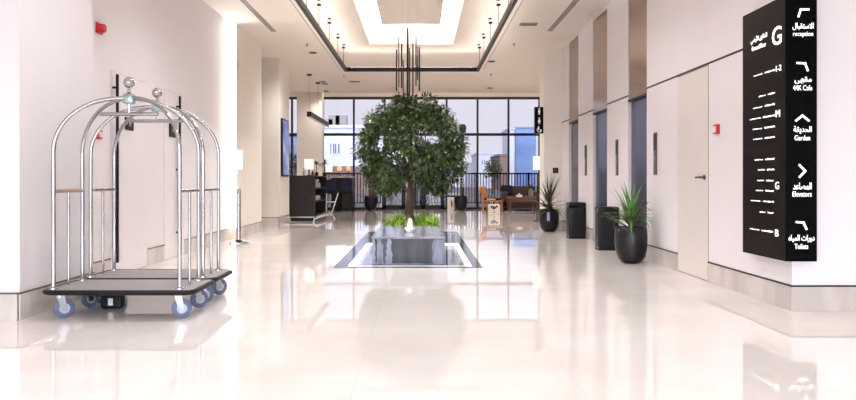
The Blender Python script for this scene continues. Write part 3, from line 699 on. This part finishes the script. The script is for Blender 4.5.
# ------------------------------------------------------------------ left side: stanchion, lamps, counter
r = thing('stanchion_post', 'chrome barrier post standing by the glowing strip of wall', 'barrier post', (X(238,13.0), 13.05, 0))
MB().lathe([(0,0),(.17,0),(.17,.012),(.05,.03),(.04,.04),(0,.045)], n=28).build('base', STEEL, r, True)
MB().tube([(0,0,.03),(0,0,.86)], .036, 16).build('pole', CHROME, r, True)
MB().lathe([(0,.86),(.042,.86),(.042,.93),(.03,.945),(0,.945)], n=20).build('cap', STEEL, r, True)
MB().lathe([(0,.045),(.06,.045),(.06,.06),(0,.06)], n=20).build('foot_collar', BLACK, r, True)
def floor_lamp(label, x, y, zt, zb, rad, pole_m, zfoot=.0):
    r = thing('floor_lamp', label, 'lamp', (x, y, 0))
    MB().lathe([(0,0),(.14,0),(.14,.02),(.02,.03),(0,.03)], n=24).build('base', pole_m, r, True)
    MB().tube([(0,0,.02),(0,0,zt-.05)], .014, 8).build('pole', pole_m, r, True)
    MB().lathe([(rad,zb),(rad,zt),(rad-.006,zt),(rad-.006,zb),(rad,zb)], n=28).build('lamp_shade', SHADE, r, True)
    MB().ball((0,0,(zt+zb)/2), .05).build('bulb', mat('lamp_bulb', (255,236,205), .4, var=0, emit=3.), r, True)
    return r
floor_lamp('slim pale floor lamp with a small white drum shade behind the chrome barrier post', X(236.5,13.35), 13.42, 1.63, 1.29, .09, WHITEP)
fl = floor_lamp('floor lamp with a white drum shade behind the cream pillar', X(538.8,20), 20, Z(156.6,20), Z(169.8,20), .15, BLACK)
MB().tube([(-.05,.0,.03),(-.05,0,1.36)], .012, 6).build('pole', BLACK, fl)
KX0, KX1, KY0, KY1, KZ = X(289.5,20.1), X(315.2,20.1), 20.1, 22.5, 1.22
k_ = thing('service_counter', 'dark brown service counter with open shelves on its side, under the pendant bar', 'counter', (0,0,0))
q = MB().box(KX0,KX1,KY0,KY0+.04,.14,KZ-.03); q.box(KX0,KX1,KY1-.04,KY1,.14,KZ-.03); q.box(KX0,KX0+.04,KY0,KY1,.14,KZ-.03); q.box(KX1-.42,KX1-.38,KY0,KY1,.14,KZ-.03); q.box(KX0,KX1,KY0,KY1,.12,.16)
q.build('body', DWOOD, k_)
MB().box(KX0-.02,KX1+.02,KY0-.02,KY1+.02,KZ-.03,KZ,.005).build('counter_top', DWOOD, k_)
MB().box(KX0+.03,KX1-.03,KY0+.05,KY1-.05,0,.12).build('plinth', BLACK, k_)
MB().box(KX0+.02,KX1-.02,KY0+.04,KY0+.05,.085,.12).build('kick_strip', STEEL, k_)
for zz in (.5, .86): MB().box(KX1-.4,KX1,KY0+.02,KY1-.02,zz,zz+.025).build('shelf', DWOOD, k_)
MB().ball((X(304,KY0),KY0-.004,Z(192,KY0)),.012,8,6).build('lock', STEEL, k_)
def cup(x, y, z, label):
    r = thing('ceramic_jug', label, 'jug', (x,y,z), group='white jugs on the counter shelves')
    MB().lathe([(0,0),(.036,0),(.05,.03),(.05,.085),(.04,.12),(.044,.135),(.038,.13),(.044,.085),(0,.015)], n=18).build('body', WHITEP, r, True)
    MB().tube([(0,-.047,.1),(0,-.075,.1),(0,-.08,.065),(0,-.048,.04)], .005, 6).build('handle', WHITEP, r, True)
for i, (yy, zz) in enumerate(((20.6,.885),(21.0,.885),(20.7,.525),(21.3,.525),(21.8,.885),(21.8,.525))):
    cup(KX1-.14, yy, zz, 'white ceramic jug on the open side shelves of the dark counter')
r = thing('cereal_box', 'pale box on the top shelf of the dark counter', 'box', (KX1-.15, 21.4, .885)); MB().box(-.06,.06,-.09,.09,0,.24,.004).build('carton', WHITEP, r); MB().box(.06,.062,-.06,.06,.08,.17).build('printed_panel', GREYP, r)
def table_lamp(label, x, y, z, hz, rad, shm):
    r = thing('table_lamp', label, 'lamp', (x,y,z))
    MB().lathe([(0,0),(.07,0),(.07,.015),(.02,.03),(.018,hz),(0,hz)], n=18).build('base', BLACK, r, True)
    MB().lathe([(rad,hz-.04),(rad*.97,hz+.23),(rad*.95,hz+.23),(rad*.97,hz-.04),(rad,hz-.04)], n=24).build('lamp_shade', shm, r, True)
table_lamp('white shaded table lamp on the dark counter, beside two small palms', X(308.5,20.6), 20.7, KZ, .22, .125, SHADE)
def small_palm(label, x, y, z, seed, s=1.):
    r = thing('small_palm', label, 'plant', (x,y,z)); MB().lathe([(0,0),(.05,0),(.065,.1),(.058,.1),(0,.09)], n=16).build('pot', POT, r, True)
    MB().tube([(0,0,.09),(0,0,.09+.22*s)], .012, 6).build('stem', BARK, r, True)
    random.seed(seed); b = MB()
    for k in range(18): b.blade((0,0,.09+.22*s), random.uniform(0,6.28), random.uniform(.18,.27)*s, .025, random.uniform(.0,1.4), random.uniform(.6,1.6), 4)
    b.build('leaves', LEAFD, r, recalc=False)
small_palm('small dark palm on the counter nearest the white lamp', X(316.5,21.3), 21.3, KZ, 41)
small_palm('small dark palm at the far end of the counter, nearest the window', X(324.5,22.2), 22.2, KZ, 42, 1.1)
random.seed(12)
for i, (px, yy, hh, mm) in enumerate(((304,20.3,.2,STEEL),(312.5,20.4,.14,mat('brown_glass',(70,44,30),.2)),(314,20.9,.17,STEEL))):
    r = thing('bottle', ['steel flask on the counter in front of the white lamp','short brown bottle on the counter beside the white lamp','slim steel flask on the counter beside the small palm'][i], 'bottle', (X(px,yy), yy, KZ))
    MB().lathe([(0,0),(.035,0),(.035,hh*.6),(.013,hh*.75),(.013,hh*.93),(0,hh*.93)], n=16).build('body', mm, r, True); MB().lathe([(0,hh*.93),(.016,hh*.93),(.016,hh),(0,hh)], n=12).build('cap', BLACK, r)
# back bar along the window
r = thing('back_bar', 'dark bar counter with a pale top along the window', 'counter', (0,0,0))
bx0, bx1 = -3.15, X(353,27)
MB().box(bx0,bx1,26.6,27.3,.1,1.18).build('body', DWOOD, r); MB().box(bx0-.03,bx1+.03,26.56,27.34,1.18,1.23).build('counter_top', STONEB, r); MB().box(bx0+.03,bx1-.03,26.65,27.25,0,.1).build('plinth', BLACK, r)
table_lamp('second white shaded lamp, on the pale topped bar by the window', X(329,26.9), 26.9, 1.23, .2, .12, SHADE)
for i, px in enumerate((339.5, 348.5)):
    r = thing('globe_lamp', ['warm amber globe lamp in the middle of the bar top','warm amber globe lamp at the end of the bar top nearest the tree'][i], 'lamp', (X(px,26.9), 26.9, 1.23))
    MB().lathe([(0,0),(.06,0),(.06,.015),(.012,.02),(.012,.18),(0,.18)], n=16).build('base', BLACK, r, True); MB().ball((0,0,.28),.09-.01*i).build('globe', GLOBE, r, True)
def bar_chair(label, px, y, s=1):
    r = thing('bar_chair', label, 'chair', (X(px,y), y, 0), group='navy chairs at the bar')
    MB().box(-.22,.22,-.22,.22,.62,.72,.03).build('seat', NAVY, r); MB().box(-.17,.17,-.26,-.2,.72,1.12,.02).build('backrest', NAVY, r)
    for sx in (-1,1):
        for sy in (-1,1): MB().tube([(sx*.21,sy*.21,0),(sx*.18,sy*.18,.63)],.015,6).build('leg', BLACK, r)
    MB().tube([(-.2,-.2,.25),(.2,-.2,.25),(.2,.2,.25),(-.2,.2,.25)],.01,6,closed=True).build('footrest', BLACK, r)
bar_chair('navy high backed bar chair in front of the bar, next to the dark counter', 332.3, 25.9)
bar_chair('navy high backed bar chair in front of the bar, nearer the tree', 346.5, 25.9)
# white tubular frame stand by the counter
wf = thing('folding_frame_stand', 'white tubular folding frame with a ladder back beside the dark counter', 'stand', (0,0,0))
yq = 20.9
def wp(px, py, y): return (X(px,y), y, max(.012, Z(py,y)))
for (a, b_) in (((326.6,193.5),(326.2,214)), ((338.2,193),(331.6,213.5))):
    MB().tube([wp(*a,yq+.9), wp(*b_,yq+.8)], .017, 8).build('upright', WHITEP, wf, True)
MB().tube([wp(326.5,202,yq+.85), wp(335,202,yq+.85)], .018, 8).build('rung', WHITEP, wf, True)
MB().tube([wp(331.8,213.4,yq+.8), wp(314.5,219.0,19.6)], .017, 8).build('side_rail', WHITEP, wf, True)
MB().tube([wp(326.2,213.8,yq+.8), wp(316.5,217.2,19.7)], .017, 8).build('side_rail', WHITEP, wf, True)
MB().tube([wp(331.5,214,yq+.8), wp(334.5,221,yq+.1)], .02, 8).build('foot', WHITEP, wf, True)
MB().tube([wp(314.5,219,19.6), wp(313.5,223,19.4)], .02, 8).build('foot', WHITEP, wf, True)
MB().tube([wp(331,215.5,yq+.8), wp(331,213.4,yq+.8)], .02, 8).build('foot', WHITEP, wf, True)
# ------------------------------------------------------------------ lounge by the window
CYr = 24.3
oc = thing('wooden_chair', 'orange oak chair with a navy cushion, turned sideways by the window', 'chair', (X(492,CYr), CYr, 0), -.42)
for sy in (-.22,.22):
    MB().tube([(-.24,sy,0),(-.23,sy,.45),(-.33,sy*.95,.9)],[.026,.028,.02],8).build('leg', OWOOD, oc, True)
    MB().tube([(.27,sy,0),(.25,sy,.45)],[.022,.03],8).build('leg', OWOOD, oc, True)
MB().box(-.27,.29,-.25,.25,.40,.45,.012).build('seat', OWOOD, oc)
b = MB(); b.extr([(-.36,-.25,.88),(-.33,-.25,.89),(-.2,-.25,.48),(-.23,-.25,.46)], (0,.5,0)); b.build('backrest', OWOOD, oc)
MB().box(-.2,.27,-.23,.23,.45,.53,.03,3).build('cushion', NAVY, oc, True)
MB().box(-.1,.2,-.24,-.2,.465,.5,.01).build('white_piping', CANVAS, oc)
tb = thing('tote_bag', 'white canvas tote bag with a black tree print leaning at the orange chair', 'bag', (X(494,23.85), 23.85, 0))
MB().box(-.19,.19,-.05,.05,0,.33,.02,2).build('body', CANVAS, tb)
b = MB(); random.seed(2)
for k in range(14): b.ball((random.uniform(-.09,.09), -.05, random.uniform(.18,.27)), random.uniform(.02,.04), 8, 6, (1,.1,.7))
b.box(-.008,.008,-.054,-.048,.07,.2); b.box(-.05,.05,-.054,-.048,.06,.07); b.build('tree_print', BLACK, tb)
for sx in (-.08,.08): MB().tube([(sx-.04,0,.32),(sx-.03,0,.4),(sx+.03,0,.4),(sx+.04,0,.32)],.007,6).build('handle', CANVAS, tb)
sf = thing('sofa', 'dark brown leather sofa against the window wall', 'sofa', (0,0,0))
sx0, sx1 = X(501,27.2), X(536,27.2)
MB().box(sx0,sx1,26.75,27.75,.1,.42,.05,3).build('seat_base', SOFA, sf, True); MB().box(sx0+.12,sx1-.12,26.75,27.5,.42,.55,.05,3).build('seat_cushion', SOFA, sf, True)
MB().box(sx0,sx1,27.45,27.8,.4,.88,.07,3).build('backrest', SOFA, sf, True)
for a in (sx0, sx1-.2): MB().box(a,a+.2,26.75,27.7,.1,.68,.05,3).build('armrest', SOFA, sf, True)
for a in (sx0+.08, sx1-.08):
    for yy in (26.85, 27.65): MB().lathe([(0,0),(.025,0),(.03,.11),(0,.11)], (a,yy,0), 10).build('leg', BLACK, sf)
r = MB().box(-.2,.2,-.08,.08,-.18,.18,.06,3).build('cushion', NAVY, None, True); r.location = (X(507,27.1), 27.12, .735); r.rotation_euler = (-.25,0,.2); tag(r, 'navy blue cushion propped at the end of the brown sofa', 'cushion')
ct = thing('coffee_table', 'brown wooden low table in front of the sofa', 'table', (0,0,0))
tx0, tx1 = X(508,25.9), X(537,25.9)
MB().box(tx0,tx1,25.6,26.3,.45,.51,.008).build('tabletop', BWOOD, ct)
for a in (tx0+.02, tx1-.08):
    for yy in (25.63, 26.2): MB().box(a,a+.06,yy,yy+.06,0,.45).build('leg', BWOOD, ct)
MB().box(tx0+.06,tx1-.06,25.65,26.25,.09,.12).build('shelf', BWOOD, ct)
MB().box(tx0+.03,tx1-.03,25.62,25.66,.34,.45).build('apron', BWOOD, ct)
r = thing('tissue_box', 'small white box on the low wooden table', 'box', (X(519,25.9),25.85,.51)); MB().box(-.1,.1,-.06,.06,0,.08,.008).build('carton', WHITEP, r); MB().poly([(-.04,0,.08),(.05,.01,.08),(.02,0,.14),(-.03,.02,.12)]).build('tissue', CANVAS, r)
r = thing('vase', 'grey vase of dry stems on the low wooden table', 'vase', (X(531,25.9),25.95,.51))
MB().lathe([(0,0),(.06,0),(.09,.08),(.085,.2),(.05,.28),(.055,.3),(.045,.28),(0,.2)], n=18).build('body', GREYP, r, True)
b = MB(); random.seed(17)
for k in range(12): b.blade((0,0,.27), random.uniform(0,6.28), random.uniform(.2,.4), .018, random.uniform(.8,1.5), .9, 4)
b.build('stems', LEAFO, r, recalc=False)
r = thing('floor_sign', 'small white floor sign beside the pot at the window', 'sign', (X(451,27.2), 27.2, 0))
MB().box(-.13,.13,-.03,.03,0,.5,.006).build('board', WHITEP, r); MB().box(-.13,.13,-.035,.035,.48,.52).build('frame', BLACK, r); b = MB(); b.ball((.02,-.033,.34),.022,10,8,(1,.15,1)); b.box(0,.04,-.034,-.028,.14,.31); b.build('pictogram', BLACK, r)

# ------------------------------------------------------------------ outside the window wall
BWH = mat('white_render', (212,214,228), .8, var=.02); BGL = two_tone('blue_glass_tower', (98,124,172), (120,146,190), .25, .4, .4,.6); BGR = mat('grey_render', (196,196,206), .8, var=.04); BBR = mat('brown_cladding', (128,104,98), .7, var=.1, scale=1); WGL = mat('dark_window_glass', (110,118,140), .2)
def bld(label, px0, px1, pyt, Y, depth, m, roofm=None, wins=(), base=None):
    x0, x1, zt = X(px0,Y), X(px1,Y), Z(pyt,Y)
    r = thing('building', label, 'building', ((x0+x1)/2, Y, -.02)); hw = (x1-x0)/2
    MB().box(-hw,hw,0,depth,0,zt+.02).build('wall', m, r)
    MB().box(-hw-.15,hw+.15,-.15,depth+.15,zt+.02,zt+.25).build('roof', roofm or m, r)
    for (wa, wb, ya, yb) in wins:
        f = MB().box(X(wa,Y)-(x0+x1)/2, X(wb,Y)-(x0+x1)/2, -.08, .05, Z(yb,Y), Z(ya,Y)).build('window', WGL, r)
        MB().box((X(wa,Y)+X(wb,Y))/2-(x0+x1)/2-.06, (X(wa,Y)+X(wb,Y))/2-(x0+x1)/2+.06, -.12, -.06, Z(yb,Y), Z(ya,Y)).build('frame', BWH, f)
    if base:
        MB().box(-hw-.05,hw+.05,-.3,.02,0,Z(base,Y)).build('shopfront', BBR, r)
    return r
b1 = bld('white low building with two windows and a brown ground floor, beyond the bar', 302, 398, 128, 58, 20, BWH, None, ((330.5,334,143.5,153),(335,339.5,143.5,153)), 166)
for i, (px, s) in enumerate(((329,.7),(334,1.1),(341,1.1))):
    q = MB().box(X(px,60)-b1.location.x-.4*s, X(px,60)-b1.location.x+.4*s, 2, 3, Z(128,60)+.2, Z(128,60)+.2+.75*s).build('rooftop_unit', GREYP, b1)
bld('blue glass office tower beside the restroom sign', 516, 536, 128.5, 120, 14, BGL, mat('tower_cap',(120,130,160),.6))
bld('pale slim annex standing against the blue glass tower', 509, 514.5, 129.5, 110, 9, BGR)
bld('pale grey apartment block with a flat top, left of the brown tower', 478, 500, 154, 100, 12, BGR, None, ((482,485,160,164),(489,492,160,164)))
bld('narrow brown tower between the pale block and the blue tower', 500, 508, 156, 84, 10, BBR)
bld('long pale low rise behind the railing', 440, 476.5, 164, 114, 10, BGR, None, ((446,449,169,173),(462,465,169,173)))
bld('pale grey building seen past the column beyond the bar', 270, 300, 136, 70, 12, mat('slate_blue_wall',(130,140,170),.8), None, ((281,286,145,152),(290,294,145,152)))
# railing outside
fe = thing('railing', 'black vertical bar railing outside the window', 'railing', (0, 31.5, -.02))
MB().box(-4.2,6.8,-.03,.03,1.36,1.42).build('top_rail', BLACK, fe); MB().box(-4.2,6.8,-.02,.02,.14,.18).build('bottom_rail', BLACK, fe)
q = MB()
for k in range(91): q.box(-4.2+k*.12,-4.165+k*.12,-.015,.015,.16,1.38)
q.build('balusters', BLACK, fe)
for k in range(6): MB().box(-4.2+k*2.18,-4.12+k*2.18,-.04,.04,0,1.44).build('post', BLACK, fe)
# street furniture
lp = thing('street_lamp', 'dark street lamp post beyond the window, just past the tree', 'street lamp', (X(462.5,45), 45, -.02))
MB().tube([(0,0,0),(0,0,Z(132,45))],.09,8).build('pole', DARKF, lp); MB().lathe([(0,0),(.15,.0),(.24,.4),(.16,.6),(0,.6)], (0,0,Z(134,45)), 12).build('lamp_head', DARKF, lp)
ms = thing('radio_mast', 'thin mast rising against the sky beside the tree crown', 'mast', (X(453,105), 105, -.02))
MB().tube([(0,0,0),(0,0,Z(116,110))],.22,6).build('pole', GREYP, ms); MB().box(-.4,.4,-.2,.2,Z(118,110),Z(115,110)).build('antenna', GREYP, ms)
def out_tree(label, px, pyt, Y, w_, seed):
    r = thing('street_tree', label, 'tree', (X(px,Y), Y, -.02)); zt = Z(pyt,Y); MB().tube([(0,0,0),(0,0,zt*.7)],[.12,.07],8).build('trunk', BARK, r)
    random.seed(seed); b = MB()
    for k in range(420):
        v = Vector((random.gauss(0,1),random.gauss(0,1),random.gauss(0,1))).normalized()*random.random()**.4
        p = Vector((v.x*w_, v.y*w_, zt*.7+v.z*zt*.3)); d = Vector((random.gauss(0,1),random.gauss(0,1),random.gauss(0,.6))).normalized()*.22; u = d.cross(Vector((random.gauss(0,1),random.gauss(0,1),1))).normalized()*.09
        b.poly([p,p+d*.5+u,p+d,p+d*.5-u])
    b.build('foliage', LEAFO, r, recalc=False)
out_tree('small street tree in front of the pale apartment block', 493, 159, 60, .75, 51)
out_tree('small street tree seen past the column beyond the bar', 292, 152, 50, .8, 52)
# roll-up banners outside the entrance
BAN = two_tone('blue_white_banner', (60,86,190), (208,218,240), 3.2, .6, .42,.55, (1,1,1))
for i, (pa, pb_) in enumerate(((419.5,430),(440,447))):
    yb_ = 29.6
    r = thing('banner_stand', ['wide blue and white banner stand outside the entrance, behind the trunk','narrow blue and white banner stand outside, next to the yucca palm'][i], 'banner', (X((pa+pb_)/2,yb_), yb_, -.02)); hw = (X(pb_,yb_)-X(pa,yb_))/2
    MB().box(-hw,hw,-.01,.01,.32,1.5).build('banner', BAN, r); MB().box(-hw,hw,-.05,.05,0,.33).build('base', mat('royal_blue',(44,56,120),.6), r); MB().tube([(0,.03,.3),(0,.03,1.5)],.012,6).build('pole', STEEL, r)
r = thing('planter_box', 'pale pink planter wall outside, seen under the tree crown', 'planter', (X(399,30.5), 30.5, -.02)); MB().box(-.5,.5,-.2,.2,0,.62,.02).build('box', mat('pale_pink_render',(214,190,188),.8), r); MB().box(-.45,.45,-.15,.15,.62,.64).build('soil', SOIL, r)
for k in range(2): pass

# ------------------------------------------------------------------ world, camera
W = bpy.data.worlds.new('World'); SC.world = W; W.use_nodes = True; nt = W.node_tree
bg = nt.nodes['Background']; tc = nt.nodes.new('ShaderNodeTexCoord'); sp = nt.nodes.new('ShaderNodeSeparateXYZ')
rp = nt.nodes.new('ShaderNodeValToRGB'); mr = nt.nodes.new('ShaderNodeMapRange')
mr.inputs['From Min'].default_value = -1; mr.inputs['From Max'].default_value = 1
nt.links.new(tc.outputs['Generated'], sp.inputs[0]); nt.links.new(sp.outputs['Y'], mr.inputs['Value']); nt.links.new(mr.outputs[0], rp.inputs['Fac'])
e0, e1 = rp.color_ramp.elements
e0.position = .08; e0.color = (2.5,2.7,3.05,1); e1.position = .3; e1.color = (.49,.485,.53,1)
nt.links.new(rp.outputs['Color'], bg.inputs['Color']); bg.inputs['Strength'].default_value = 3.0
cam = bpy.data.cameras.new('Camera'); co = bpy.data.objects.new('Camera', cam); COL.objects.link(co); SC.camera = co
cam.sensor_width = 36; cam.lens = 36*F/856; cam.shift_x = (428-VX)/856; cam.shift_y = -(200-VY)/856
co.location = (0,0,H); co.rotation_euler = (PI/2,0,0); cam.clip_end = 400
SC.view_settings.view_transform = 'Standard'; SC.view_settings.look = 'None'; SC.view_settings.gamma = 1; SC.view_settings.exposure = 0
SC.view_settings.use_curve_mapping = False
cy = SC.cycles
cy.use_denoising = True; cy.max_bounces = 10; cy.diffuse_bounces = 6; cy.glossy_bounces = 5; cy.transparent_max_bounces = 12; cy.caustics_reflective = False; cy.caustics_refractive = False
cy.sample_clamp_indirect = 6
